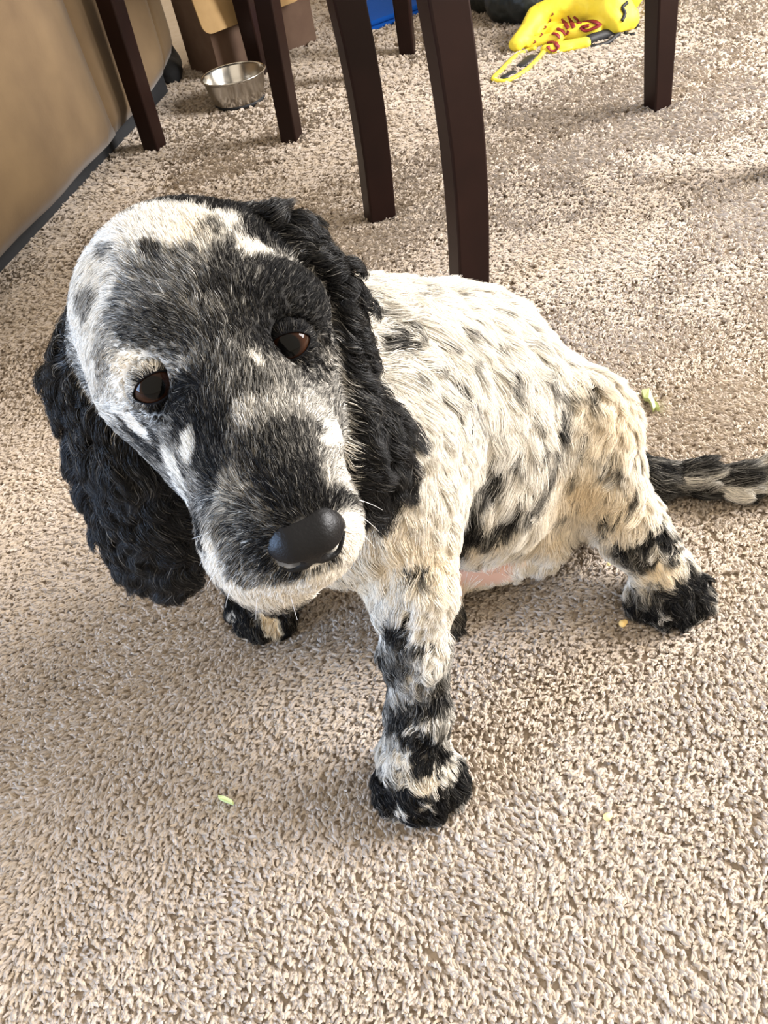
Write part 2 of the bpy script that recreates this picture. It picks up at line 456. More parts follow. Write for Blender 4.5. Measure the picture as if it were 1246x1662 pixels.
def cardboard_box():
    p = FL(515, 70); q = FL(455, 95)
    u = norm(q - p); v = np.array([u[1], -u[0], 0])
    if v[1] < 0: v = -v
    W, Dp, H = .305, .15, .235
    root = empty('cardboard_box', tuple(p + u * W / 2 + v * Dp / 2), 'open brown cardboard box with a tan flap folded down behind the bowl', 'box')
    M = Matrix(((u[0], v[0], 0, p[0]), (u[1], v[1], 0, p[1]), (0, 0, 1, 0), (0, 0, 0, 1)))
    t = .005
    box_obj('front_side', (0, 0, 0), (W, t, H), M_card, root, M)
    box_obj('back_side', (0, Dp - t, 0), (W, Dp, H), M_card, root, M)
    box_obj('right_side', (0, t, 0), (t, Dp - t, H), M_card, root, M)
    box_obj('left_side', (W - t, t, 0), (W, Dp - t, H), M_card, root, M)
    box_obj('bottom', (t, t, .0), (W - t, Dp - t, t), M_card, root, M)
    # front flap folded outwards and hanging down, rounded corners, printed side in, tan side out
    bm = bmesh.new()
    prof = []
    r = .022; L = .125; x0, x1 = .045, W + .03
    for k in range(7):
        a = math.pi / 2 * k / 6; prof.append((x0 + r - r * math.sin(a) , L - r + r * math.cos(a)))
    left = [(x1 - r + r * math.sin(a), L - r + r * math.cos(a)) for a in [math.pi / 2 * k / 6 for k in range(7)]]
    out = [(x0, 0)] + prof[::-1] + left + [(x1, 0)]
    vf, vb = [], []
    for (x, d) in out:
        y = -.006 - .20 * d; z = H + .002 - d * .97
        vf.append(bm.verts.new(M @ Vector((x, y - .004, z)))); vb.append(bm.verts.new(M @ Vector((x, y, z))))
    bm.faces.new(vf); bm.faces.new(vb[::-1])
    for k in range(len(vf)): bm.faces.new((vf[k], vf[(k + 1) % len(vf)], vb[(k + 1) % len(vf)], vb[k]))
    bm_obj('front_flap', bm, M_flap, root)
    for (a, b, nm) in (((-.09, .01, H - .02), (.004, Dp - .01, H - .016), 'side_flap'), ((.01, Dp, H - .004), (W - .01, Dp + .13, H), 'back_flap')):
        box_obj(nm, a, b, M_card, root, M)
cardboard_box()

def lump(name, prims, mat, label=None, cat=None, h=.005, parent=None, rough=0.0, seed=1):
    v, f = sdf_mesh(prims, h)
    if rough:
        n = (noise3(v, 38, seed) - .5) + .6 * (noise3(v, 85, seed + 1) - .5)
        c = v.mean(0); v = v + norm(v - c) * (n * rough)[:, None]
    v[:, 2] = np.maximum(v[:, 2], .001)
    o = mesh_obj(name, v, f, mat, parent)
    if label: tag(o, label, cat)
    return o
def cap(a, b, ra, rb=None, k=.02, **kw):
    return dict(a=np.array(a, float), b=np.array(b, float), ra=ra, rb=ra if rb is None else rb, k=k, **kw)
# plain black form of unknown identity, added to fill the gap between sofa and box
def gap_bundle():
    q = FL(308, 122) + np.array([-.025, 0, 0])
    lump('black_bundle', [cap(q + [-.015, -.05, .028], q + [-.02, .03, .03], .030), cap(q + [-.030, .02, .05], q + [-.036, .06, .27], .032, .030)], M_black,
         'plain black bundle in the gap between sofa and cardboard box', 'bundle', rough=.008)
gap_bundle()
# blue folded mat
def blue_mat():
    p = FL(602, 57); q1 = FL(692, 24); q0 = FL(546, 38)
    a = norm(q1 - p); b = norm(q0 - p); b = norm(b - .0 * a)
    root = empty('floor_mat', tuple(p + a * .15 + b * .1), 'flat bright blue fabric mat folded on the carpet', 'mat')
    for i, (z0, z1, s) in enumerate(((.004, .016, 0), (.016, .028, .006))):
        bm = bmesh.new()
        ring = [p + a * s + b * s, p + a * .42 + b * s, p + a * .42 + b * .20, p + a * s + b * .20]
        lo = [bm.verts.new((q[0], q[1], z0)) for q in ring]; hi = [bm.verts.new((q[0], q[1], z1)) for q in ring]
        bm.faces.new(lo[::-1]); bm.faces.new(hi)
        for k in range(4): bm.faces.new((lo[k], lo[(k + 1) % 4], hi[(k + 1) % 4], hi[k]))
        bevel(bm_obj('fold', bm, M_blue if i else M_blue, root), .005, 3)
blue_mat()

def tube(name, path, r, mat, parent=None, n=8, closed=False, flat=1.0):
    path = [np.asarray(p, float) for p in path]
    vs_, fs = [], []; m = len(path)
    for i, p in enumerate(path):
        a = path[(i - 1) % m] if (closed or i > 0) else p; b = path[(i + 1) % m] if (closed or i < m - 1) else p
        d = norm(b - a); s = norm(np.cross(d, [0, 0, 1.0])); t = np.cross(s, d)
        for k in range(n):
            an = 2 * math.pi * k / n; vs_.append(p + s * math.cos(an) * r + t * math.sin(an) * r * flat)
    for i in range(m if closed else m - 1):
        for k in range(n):
            a, b = i * n + k, i * n + (k + 1) % n; j = ((i + 1) % m) * n
            fs.append((a, b, j + (k + 1) % n, j + k))
    if not closed: fs += [tuple(range(n))[::-1], tuple((m - 1) * n + k for k in range(n))]
    return mesh_obj(name, vs_, fs, mat, parent)
def smooth_path(pts, n=8):
    pts = [np.asarray(p, float) for p in pts]; out = []
    for i in range(len(pts) - 1):
        p0, p1, p2, p3 = pts[max(i - 1, 0)], pts[i], pts[i + 1], pts[min(i + 2, len(pts) - 1)]
        for k in range(n):
            t = k / n
            out.append(.5 * (2 * p1 + (p2 - p0) * t + (2 * p0 - 5 * p1 + 4 * p2 - p3) * t * t + (3 * p1 - p0 - 3 * p2 + p3) * t ** 3))
    return out + [pts[-1]]
def yellow_bag():
    base = FL(930, 60)
    root = empty('drawstring_bag', tuple(base), 'crumpled yellow cloth bag with dark red lettering and a hand loop', 'bag')
    P = lambda x, y, z: FL(x, y, z)
    prims = [cap(P(838, 72, .022), P(872, 28, .045), .016, .022), cap(P(872, 28, .045), P(925, 5, .06), .022, .036),
             cap(P(925, 8, .055), P(990, 8, .06), .034, .04), cap(P(990, 15, .05), P(1018, 30, .03), .036, .026),
             cap(P(950, 24, .035), P(1000, 38, .03), .024, .022), cap(P(940, -15, .05), P(1010, -15, .05), .05),
             cap(P(860, 70, .016), P(905, 62, .02), .013, k=.012), cap(P(885, 82, .012), P(950, 70, .014), .012, k=.012),
             cap(P(900, 55, .02), P(965, 50, .022), .018, k=.012), cap(P(878, 62, .010), P(960, 42, .014), .020, k=.012), cap(P(885, 42, .014), P(930, 30, .02), .022, k=.012)]
    body = lump('bag_cloth', prims, M_yellow, h=.004, parent=root, rough=.007)
    bv = BVHTree.FromPolygons([tuple(v.co) for v in body.data.vertices], [tuple(p.vertices) for p in body.data.polygons])
    def on(px, py):
        d = Vector(ray(px, py)).normalized(); h = bv.ray_cast(Vector(c0), d)
        return None if h[0] is None else np.array(h[0]) - np.array(d) * .0015
    def mark(pts, w):
        q = [on(*p) for p in smooth2(pts)]
        q = [p for p in q if p is not None]
        if len(q) > 2: tube('letter', q, w, M_red, root, flat=.35)
    def smooth2(pts): return [tuple(p[:2]) for p in smooth_path([(a, b, 0) for a, b in pts], 5)]
    mark([(888, 69), (898, 68), (904, 74), (902, 81), (894, 82), (889, 75)], .0056)
    mark([(897, 54), (904, 56), (908, 62)], .0056)
    mark([(904, 46), (912, 50), (918, 56), (922, 50)], .0056)
    mark([(911, 31), (917, 38), (922, 46)], .0056)
    mark([(921, 26), (926, 34), (931, 45)], .0052)
    mark([(931, 27), (937, 32), (940, 38)], .0056)
    for (x, y) in ((896, 21), (892, 31), (884, 42), (878, 54), (867, 66)): mark([(x, y), (x + 2, y + 2), (x - 2, y + 5)], .0022)
    # dark red inner lining visible at the folded mouth
    mark([(948, 36), (960, 34), (972, 40), (962, 46), (950, 50), (945, 44), (956, 41)], .0075)
    # hand loop
    loop = [(882, 84), (868, 100), (850, 116), (825, 130), (806, 131), (801, 126), (815, 112), (835, 92), (855, 82), (868, 78)]
    tube('hand_loop', smooth_path([P(x, y, .010 + (.006 if i in (0, 9) else 0)) for i, (x, y) in enumerate(loop)], 6), .0055, M_yellow, root, flat=.7)
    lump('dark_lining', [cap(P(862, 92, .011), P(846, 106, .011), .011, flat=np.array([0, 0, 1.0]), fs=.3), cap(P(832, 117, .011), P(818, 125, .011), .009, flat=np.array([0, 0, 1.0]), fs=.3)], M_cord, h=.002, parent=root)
    tube('hem', smooth_path([P(895, 86, .008), P(925, 78, .012), P(948, 66, .012)], 6), .0055, M_yellow, root, flat=.8)
    ctop = smooth_path([on(1018, 4), on(1010, 12), on(1014, 22), on(1009, 34)] if all(on(*q) is not None for q in ((1018, 4), (1010, 12), (1014, 22), (1009, 34))) else [P(1018, 4, .07), P(1010, 12, .07), P(1009, 34, .05)], 5)
    tube('stitching', ctop, .004, M_cord, root)
    cord = [(1029, 36, .012), (1005, 50, .012), (980, 60, .01), (958, 70, .008), (962, 75, .008), (985, 70, .008), (1000, 58, .012), (1012, 50, .012), (1016, 56, .008), (1030, 56, .008)]
    tube('drawstring', smooth_path([P(*q) for q in cord], 6), .0045, M_cord, root)
    lump('cord_bundle', [cap(P(955, 66, .012), P(1000, 50, .014), .012), cap(P(1000, 50, .014), P(1030, 40, .012), .012, .010)], M_cord, h=.004, parent=root, rough=.004)
yellow_bag()
lump('dark_bag', [cap(FL(822, -2, .05), FL(852, 0, .05), .055, k=.03), cap(FL(850, -25, .06), FL(800, -30, .06), .08, k=.03)],
     M_dkgreen, 'glossy black bag lying behind the crumpled yellow cloth bag', 'bag', rough=.008)

# bits on the carpet
def leaf(px, pts, label, mat=M_leaf, z=.010, name='leaf_scrap', cat='leaf'):
    bm = bmesh.new(); top, bot = [], []
    for i, (x, y) in enumerate(pts):
        p = FL(x, y, z); dz = .0015 * math.sin(i * 1.7)
        top.append(bm.verts.new((p[0], p[1], z + .0012 + dz))); bot.append(bm.verts.new((p[0], p[1], z - .004 + dz)))
    bm.faces.new(top); bm.faces.new(bot[::-1])
    for k in range(len(top)): bm.faces.new((top[k], top[(k + 1) % len(top)], bot[(k + 1) % len(top)], bot[k]))
    tag(bm_obj(name, bm, mat), label, cat)
leaf(None, [(1041, 634), (1053, 633), (1058, 644), (1062, 650), (1067, 656), (1070, 665), (1064, 660), (1060, 664), (1056, 655), (1052, 648), (1045, 645)],
     'pale green scrap of leaf on the carpet beyond the hind leg')
leaf(None, [(355, 1291), (366, 1294), (377, 1299), (376, 1303), (364, 1300), (355, 1296)], 'tiny pale green plant stalk lying near the front paw', name='stalk_scrap', cat='scrap')
for (x, y, r, lb) in ((985, 1326, .0030, 'small yellow crumb on the open carpet ahead of the paws'), (1010, 1012, .0034, 'yellow crumb beside the stretched out hind paw'), (987, 916, .0020, 'tiny pale crumb between belly and hind leg')):
    q = FL(x, y, .009)
    lump('crumb', [cap(q, q + [r * .8, r * .3, 0], r, r * .7, k=.002)], M_crumb, lb, 'crumb', h=.0008)

# ------------------------------------------------------------------ the dog
def build_dog():
    A_ = lambda *v: np.array(v, float)
    prims = []
    def add(reg, a, b, ra, rb=None, k=.025, flow=None, L=.02, **kw):
        p = cap(a, b, ra, rb, k, **kw)
        fl = (p['b'] - p['a']) if flow is None else np.asarray(flow, float)
        p.update(reg=reg, flow=norm(fl), L=L); prims.append(p)
    # ---- trunk (world metres), sitting, chest towards the camera, rump back right
    wither, mid, rump = A_(.02, .48, .235), A_(.072, .53, .163), A_(.125, .558, .100)
    add('B', wither, mid, .080, .098, .04, flow=(.55, .35, -.55), L=.022)
    add('B', mid, rump, .096, .082, .04, flow=(.5, .2, -.6), L=.024)
    add('B', rump, A_(.132, .56, .08), .080, .066, .04, flow=(.3, 0, -.9), L=.025)
    add('B', A_(-.012, .415, .21), A_(.0, .42, .175), .060, .056, .04, flow=(0, -.2, -1), L=.024)     # brisket
    add('B', A_(.085, .49, .115), A_(.135, .52, .095), .078, .078, .04, flow=(.1, -.2, -1), L=.024)     # belly
    add('B', FL(885, 868, .06), FL(880, 888, .045), .022, .020, .02, flow=(-.2, 0, -1), L=.016)          # groin fold
    add('B', FL(765, 908, .042), FL(815, 902, .042), .027, .026, .02, flow=(-.3, 0, -1), L=.005)
    # ---- neck
    add('N', K(322, 500, .475), wither + A_(-.02, -.01, .0), .054, .068, .04, flow=(.5, .3, -.8), L=.016)
    add('N', K(420, 700, .48), A_(-.02, .41, .22), .045, .062, .035, flow=(.2, 0, -1), L=.02)            # throat
    # ---- head
    add('H', K(302, 520, .455), K(315, 520, .455), .061, .061, .03, flow=K(290, 300, .5) - K(305, 500, .44), L=.011)
    add('H', K(348, 560, .426), K(378, 632, .414), .040, .031, .03, flow=K(345, 380, .44) - K(365, 600, .4), L=.010)
    add('H', K(240, 578, .416), K(268, 580, .413), .021, .021, .022, flow=K(180, 560, .43) - K(262, 590, .418), L=.010)
    add('H', K(445, 512, .419), K(470, 505, .421), .021, .021, .022, flow=K(480, 440, .44) - K(450, 520, .42), L=.010)
    add('H', K(258, 645, .442), K(335, 735, .428), .026, .024, .03, flow=K(180, 640, .45) - K(300, 740, .42), L=.010)      # cheek
    add('H', K(458, 615, .446), K(480, 685, .436), .024, .022, .03, flow=K(520, 570, .45) - K(505, 680, .43), L=.010)
    add('H', K(388, 665, .410), K(464, 832, .376), .034, .0255, .022, flow=K(385, 650, .40) - K(470, 842, .37), L=.0105)     # muzzle
    add('H', K(386, 782, .406), K(420, 866, .388), .023, .023, .02, flow=(0, .1, -1), L=.011)                               # flews
    add('H', K(486, 740, .410), K(503, 838, .390), .020, .020, .02, flow=K(575, 800, .41) - K(530, 800, .40), L=.011)
    add('H', K(422, 873, .392), K(496, 868, .385), .023, .022, .02, flow=(0, .15, -1), L=.014)                              # lip front
    add('H', K(445, 905, .42), K(430, 760, .45), .028, .035, .025, flow=(0, .5, -1), L=.012)                                # lower jaw
    # ---- ears
    ef = norm(A_(-.45, -.85, .15))
    def ear(pts, rr, first_k=.02, flat=ef):
        P_ = [K(*q) for q in pts]
        for i in range(len(P_) - 1):
            add('E', P_[i], P_[i + 1], rr[i], rr[i + 1], .02 if i else first_k, flat=flat, fs=.55, L=.017 + .004 * (i > 1))
    ear([(190, 545, .462), (170, 640, .476), (193, 745, .500), (236, 840, .530), (252, 893, .548)], (.022, .025, .024, .027, .028))
    ear([(440, 420, .462), (500, 500, .458), (515, 600, .463), (536, 688, .470), (560, 725, .472), (571, 750, .473)], (.024, .022, .020, .018, .021, .021), flat=norm(A_(.25, -.9, .2)))
    # ---- left front leg (image right), straight prop
    sh, el, wr, pw = A_(.01, .41, .235), FL(668, 950, .165), FL(680, 1150, .066), FL(676, 1236, .032)
    add('F', sh, el, .050, .026, .035, flow=(0, -.2, -1), L=.018)
    add('F', el, (el + wr) / 2, .025, .021, .02, L=.015)
    add('F', (el + wr) / 2, wr, .021, .020, .015, L=.015)
    add('F', wr, pw + A_(0, .006, .004), .0205, .024, .015, L=.013)
    def paw(reg, c, fwd, r=.0125, spread=.021, ln=.026, L=.011):
        fwd = norm(A_(*fwd)); s = A_(-fwd[1], fwd[0], 0)
        add(reg, c + A_(0, 0, -.006), c + fwd * .012 + A_(0, 0, -.008), .025, .024, .015, flow=fwd + A_(0, 0, -.4), L=L)
        for i, (o, l) in enumerate(((-1.45, .55), (-.5, .95), (.5, 1.0), (1.45, .6))):
            a = c + s * o * spread * .75 + fwd * ln * .25 * l; b = c + s * o * spread * .82 + fwd * ln * l
            a[2] = r + .008; b[2] = r + .001
            add(reg, a, b, r, r, .007, flow=fwd * .8 + s * o * .25 + A_(0, 0, -.45), L=L)
    paw('F', pw, (-.05, -1, 0))
    # ---- right front leg (image left), paw seen under the chin
    p2 = FL(428, 963, .030)
    add('G', A_(-.05, .41, .21), A_(-.10, .435, .10), .048, .027, .03, L=.015)
    add('G', A_(-.10, .435, .10), p2 + A_(.006, .004, .01), .026, .023, .015, L=.013)
    paw('G', p2, (-.55, -.83, 0))
    # ---- left hind leg (image right)
    kn = FL(936, 695, .140); hk = FL(1018, 852, .068); hp = FL(1083, 935, .032)
    add('K', A_(.138, .546, .095), kn, .058, .040, .035, flow=(.1, -.5, -.8), L=.024)
    add('K', kn, hk, .040, .026, .03, L=.020)
    add('K', hk, hp + A_(-.004, .008, .006), .027, .023, .015, L=.016)
    paw('K', hp, FL(1105, 1020, 0) - FL(1083, 945, 0))
    add('K', A_(.170, .57, .06), FL(995, 800, .04), .048, .028, .03, flow=(0, -.3, -1), L=.02)
    # ---- right hind foot peeping out under the belly
    add('J', A_(.08, .52, .07), FL(690, 975, .028), .03, .022, .02, L=.014)
    paw('J', FL(700, 975, .028), FL(690, 1040, 0) - FL(720, 960, 0), r=.011, spread=.017, ln=.018)
    # ---- tail on the carpet
    tp = [A_(.185, .575, .055), FL(1050, 772, .026), FL(1120, 775, .024), FL(1190, 781, .023), FL(1250, 770, .024), FL(1300, 752, .024)]
    tr = [.03, .014, .0125, .0125, .014, .011]
    for i in range(5): add('T', tp[i], tp[i + 1], tr[i], tr[i + 1], .012, L=.022)

    root = empty('dog', (.09, .48, 0), 'black and white spaniel dog sitting on the carpet with long curly black ears', 'dog')
    eyeL, eyeR = K(250, 624, .3965), K(470, 556, .4080)
    ER = .0122
    body_prims = prims + [dict(cap(eyeL - ray(251, 624) * .002, eyeL, .0127, .0127, .004), sub=True), dict(cap(eyeR - ray(470, 556) * .002, eyeR, .0127, .0127, .004), sub=True)]
    V, Fq = sdf_mesh(body_prims, .003)
    V[:, 2] = np.maximum(V[:, 2], .004)
    nV = len(V)
    # per-vertex region, flow and hair length
    Dm = np.stack([cap_dist(V, p) for p in prims], 1)
    W = np.exp(-np.clip((Dm - Dm.min(1, keepdims=True)) / .007, 0, 40)); W /= W.sum(1, keepdims=True)
    regs = np.array([p['reg'] for p in prims]); vreg = regs[Dm.argmin(1)]
    flow = W @ np.array([p['flow'] for p in prims]); hl = W @ np.array([p['L'] for p in prims])
    body = mesh_obj('body', V, Fq, None, root)
    me = body.data
    Nrm = np.zeros(nV * 3); me.vertices.foreach_get('normal', Nrm); Nrm = Nrm.reshape(-1, 3)
    bvh = BVHTree.FromPolygons([tuple(v) for v in V], [tuple(f) for f in Fq])
    def hit(px, py):
        h = bvh.ray_cast(Vector(c0), Vector(ray(px, py)).normalized())
        return (None, None) if h[0] is None else (np.array(h[0]), h[2])
    freg = vreg[Fq[:, 0]]
    # ---- combing guides: (x0,y0,x1,y1, radius in px)
    guides = [(490, 800, 482, 740, 55), (440, 835, 385, 812, 45), (420, 880, 365, 915, 45), (455, 930, 440, 980, 45), (530, 915, 548, 950, 40),
              (562, 800, 595, 795, 35), (565, 870, 595, 885, 30), (430, 710, 425, 640, 60), (380, 600, 372, 530, 60), (372, 500, 362, 420, 55), (315, 410, 285, 355, 60),
              (420, 430, 445, 370, 50), (270, 500, 200, 480, 55), (275, 560, 215, 565, 40), (150, 470, 118, 520, 55), (170, 600, 150, 660, 50), (220, 700, 185, 665, 40),
              (310, 770, 275, 730, 40), (340, 840, 310, 870, 35), (470, 480, 500, 430, 45), (505, 560, 520, 610, 35), (510, 670, 545, 655, 40), (540, 740, 575, 725, 35),
              (320, 640, 335, 700, 30), (230, 600, 190, 625, 30), (350, 700, 330, 640, 35),
              (600, 470, 690, 490, 90), (720, 560, 760, 640, 90), (830, 530, 890, 590, 90), (850, 660, 840, 760, 80), (920, 640, 900, 740, 60), (760, 780, 730, 850, 60),
              (840, 810, 790, 880, 60), (640, 640, 680, 720, 70), (620, 560, 650, 500, 35), (640, 800, 610, 880, 60), (590, 900, 585, 980, 60), (690, 870, 700, 930, 50),
              (760, 690, 740, 770, 60), (900, 820, 890, 900, 50), (1000, 650, 960, 720, 60), (1020, 720, 960, 750, 50), (990, 800, 960, 860, 50), (1040, 830, 1000, 880, 40),
              (660, 1000, 625, 1040, 40), (690, 1060, 650, 1110, 40), (640, 1110, 690, 1150, 40), (700, 1150, 660, 1190, 40), (680, 1200, 650, 1250, 40)]
    gP, gD, gR, gG = [], [], [], []
    for x0, y0, x1, y1, r in guides:
        P, fi = hit(x0, y0)
        if P is None: continue
        d = (P - c0) @ cd
        gP.append(P); gD.append(norm((x1 - x0) * cX - (y1 - y0) * cY)); gR.append(r * d / F_PX); gG.append(freg[fi])
    groups = {'H': 0, 'N': 1, 'B': 1, 'E': 2, 'F': 1, 'G': 4, 'K': 1, 'J': 6, 'T': 7}
    vg = np.array([groups[r] for r in vreg])
    acc = flow * .6
    for P, d, r, g in zip(gP, gD, gR, gG):
        w = np.exp(-((V - P) ** 2).sum(1) / (2 * r * r)) * (vg == groups[g]) * 2.2
        acc += w[:, None] * d
    for e in (eyeL, eyeR):                                   # hair lies away from the eyes
        dv = V - e; r = np.linalg.norm(dv, axis=1); w = np.exp(-(r / .017) ** 2) * 3.0
        acc += norm(dv) * w[:, None]
    flow = acc - (acc * Nrm).sum(1, keepdims=True) * Nrm
    flow = norm(flow)
    # ---- coat pattern: share of black hairs, as patches fixed on the body
    BL = []   # x, y, rx, ry, angle, value, groups
    def b(x, y, rx, ry, ang=0, val=1.0, g='H', soft=.3): BL.append((x, y, rx, ry, ang, val, g, soft))
    # head
    b(270, 372, 140, 55, 0, .0); b(150, 500, 70, 150, 0, .08); b(170, 620, 60, 70, 0, .15)
    b(150, 470, 30, 25, 20, .5); b(185, 400, 22, 10, 30, .6); b(175, 560, 25, 60, 20, .4); b(205, 500, 18, 40, 10, .55)
    b(315, 470, 95, 62, -15, .62); b(255, 420, 30, 14, 50, .8); b(345, 385, 18, 38, 8, .6); b(375, 460, 36, 95, 0, .80)
    b(418, 405, 24, 46, 25, .05); b(335, 400, 14, 30, 0, .3)
    b(372, 620, 62, 120, 0, .72); b(280, 545, 78, 42, 10, .80); b(470, 490, 66, 92, 0, .98); b(460, 570, 60, 50, 0, .99)
    b(222, 592, 40, 18, 5, .10); b(215, 625, 26, 22, 30, .15); b(262, 590, 26, 10, -10, .45)
    b(275, 655, 42, 24, -25, .97); b(306, 636, 28, 34, 0, .99); b(320, 690, 40, 55, -10, .88)
    b(245, 715, 62, 20, 45, .85); b(225, 690, 55, 9, 45, .05); b(290, 765, 48, 11, 55, .08); b(345, 745, 34, 75, -15, .90)
    b(312, 742, 13, 26, 10, .0); b(300, 800, 10, 30, -30, .2)
    b(418, 600, 9, 22, -32, .0); b(400, 690, 24, 26, 0, .35); b(470, 680, 40, 40, 0, .45); b(507, 668, 34, 20, 40, .36); b(530, 712, 18, 24, 0, .10)
    b(500, 705, 22, 14, 0, .7)
    b(440, 765, 75, 62, -15, .80); b(492, 812, 74, 58, 0, .96); b(385, 812, 32, 40, -20, .50); b(410, 850, 45, 40, 0, .72); b(372, 870, 10, 8, 0, .05)
    b(497, 880, 82, 52, -10, .97); b(400, 900, 52, 30, 30, .62); b(450, 890, 50, 34, 0, .9)
    b(572, 790, 20, 75, -8, .0); b(566, 870, 26, 40, 0, .0); b(545, 770, 22, 40, 0, .35); b(535, 930, 50, 26, -25, .0); b(455, 960, 90, 28, -5, .02); b(350, 905, 24, 60, -20, .03)
    b(385, 950, 30, 24, 30, .03); b(331, 848, 7, 36, -20, 1.0)
    # neck/back of head
    b(345, 335, 115, 26, 4, 1.0, 'HN'); b(440, 385, 45, 40, 30, .97, 'HNE')
    # body ticking seen in the photograph
    for x, y, rx, ry, a, v in [(625, 545, 20, 30, 20, .75), (600, 500, 14, 10, 0, .5), (690, 585, 10, 12, 0, .7), (737, 605, 14, 16, -20, .75), (694, 628, 9, 11, 0, .75), (740, 525, 14, 10, 30, .6), (700, 540, 8, 14, -20, .6),
                               (750, 560, 8, 18, -30, .6), (655, 470, 12, 8, 0, .4), (790, 540, 9, 9, 0, .6), (800, 500, 8, 6, 0, .5), (835, 515, 10, 7, 30, .5), (860, 570, 8, 7, 0, .6), (893, 600, 9, 7, 0, .65), (875, 705, 10, 14, 20, .7),
                               (868, 655, 8, 7, 0, .6), (912, 670, 12, 40, 5, .75), (895, 735, 8, 16, 30, .55), (815, 590, 10, 26, -30, .5), (720, 720, 9, 12, 0, .5), (705, 750, 8, 7, 0, .55), (770, 640, 10, 22, -20, .5), (960, 625, 8, 9, 0, .7),
                               (800, 770, 26, 34, 30, .65), (770, 830, 50, 34, 20, .85), (745, 870, 30, 50, 0, .85), (830, 830, 12, 46, 35, .75), (700, 690, 9, 9, 0, .5), (880, 780, 9, 40, 25, .6), (925, 620, 8, 8, 0, .5), (575, 470, 12, 9, 0, .4),
                               (660, 600, 8, 9, 0, .5), (835, 470, 10, 6, 30, .4), (780, 480, 10, 6, 0, .35), (950, 700, 6, 30, 20, .35), (845, 730, 8, 20, 30, .5), (810, 670, 10, 24, -10, .35)]:
        b(x, y, rx, ry, a, v, 'BNK', .5)
    b(677, 908, 18, 13, 0, .85, 'BFN'); b(700, 925, 10, 8, 0, .4, 'BF')
    # front leg
    for x, y, rx, ry, a, v in [(665, 1120, 75, 150, 0, .62), (700, 985, 34, 45, 0, .05), (705, 1040, 20, 55, 0, .08), (650, 1010, 26, 30, 20, .85), (690, 1040, 20, 10, 0, .8), (640, 1075, 30, 40, 0, .75), (680, 1085, 34, 12, -15, .3), (650, 1110, 20, 30, 30, .35),
                               (725, 1105, 16, 22, 0, .05), (690, 1135, 50, 16, -10, .85), (660, 1165, 30, 30, 0, .9), (695, 1160, 30, 8, -15, .1), (690, 1185, 40, 14, 0, .95), (735, 1195, 20, 30, 0, .03), (640, 1200, 12, 30, 0, .3), (700, 1215, 34, 30, 0, .95),
                               (662, 1222, 14, 18, 0, .03), (625, 1205, 14, 24, 0, .2), (675, 1262, 26, 9, 15, .05), (640, 1255, 30, 8, 0, .1), (715, 1252, 30, 9, -20, .05), (675, 1300, 100, 44, 0, .97), (644, 1305, 8, 10, -40, .05), (690, 1288, 12, 8, 0, .2), (610, 1270, 22, 40, 0, .95), (745, 1270, 18, 40, 0, .95)]:
        b(x, y, rx, ry, a, v, 'F', .3)
    b(675, 1262, 30, 8, 15, .03, 'F'); b(715, 1250, 26, 8, -25, .03, 'F')
    # far front paw
    b(420, 1000, 95, 60, 0, .93, 'G'); b(440, 1005, 12, 34, -25, .05, 'G'); b(465, 985, 30, 8, -10, .1, 'G'); b(380, 990, 8, 5, 0, .2, 'G')
    # hind leg and paw
    for x, y, rx, ry, a, v in [(1000, 830, 16, 9, 20, .95), (1000, 745, 24, 9, 15, .55), (1030, 790, 5, 20, 10, .8), (1065, 850, 18, 8, -50, .95), (990, 720, 22, 7, 10, .35), (985, 850, 10, 6, 40, .6),
                               (1040, 870, 40, 10, -12, .95), (1080, 862, 16, 16, 0, .95), (1030, 890, 26, 14, -10, .75), (1075, 890, 34, 9, -8, .95), (1045, 905, 26, 8, -15, .9), (1065, 885, 24, 4, 0, .15), (1065, 930, 45, 24, -8, .04),
                               (1110, 920, 16, 18, 0, .35), (1100, 985, 75, 42, 0, .98), (1128, 955, 42, 48, 0, .97), (1070, 980, 6, 20, -15, .1), (1050, 965, 14, 14, 0, .7)]:
        b(x, y, rx, ry, a, v, 'K', .3)
    # tail
    b(1140, 775, 130, 40, 0, .78, 'T'); b(1230, 775, 30, 40, 0, .35, 'T'); b(1120, 785, 60, 7, 10, .3, 'T'); b(1180, 795, 50, 6, 5, .2, 'T')
    blobs = []
    for x, y, rx, ry, ang, val, g, soft in BL:
        P, fi = hit(x, y)
        if P is None: continue
        d = (P - c0) @ cd / F_PX; an = math.radians(ang)
        ax = math.cos(an) * cX - math.sin(an) * cY; ay = -math.sin(an) * cX - math.cos(an) * cY
        blobs.append((P, rx * d, ry * d, ax, ay, norm(P - c0), val, g, soft))
    # freckles over the parts of the coat the photograph does not show, same scale
    idxB = np.flatnonzero(np.isin(vreg, ['B', 'N', 'K']))
    fre = V[rng.choice(idxB, 130, replace=False)]; fr_r = rng.uniform(.004, .0075, 130)
    base = {'H': .55, 'N': .10, 'B': .03, 'E': .985, 'F': .06, 'G': .7, 'K': .03, 'J': .8, 'T': .8}
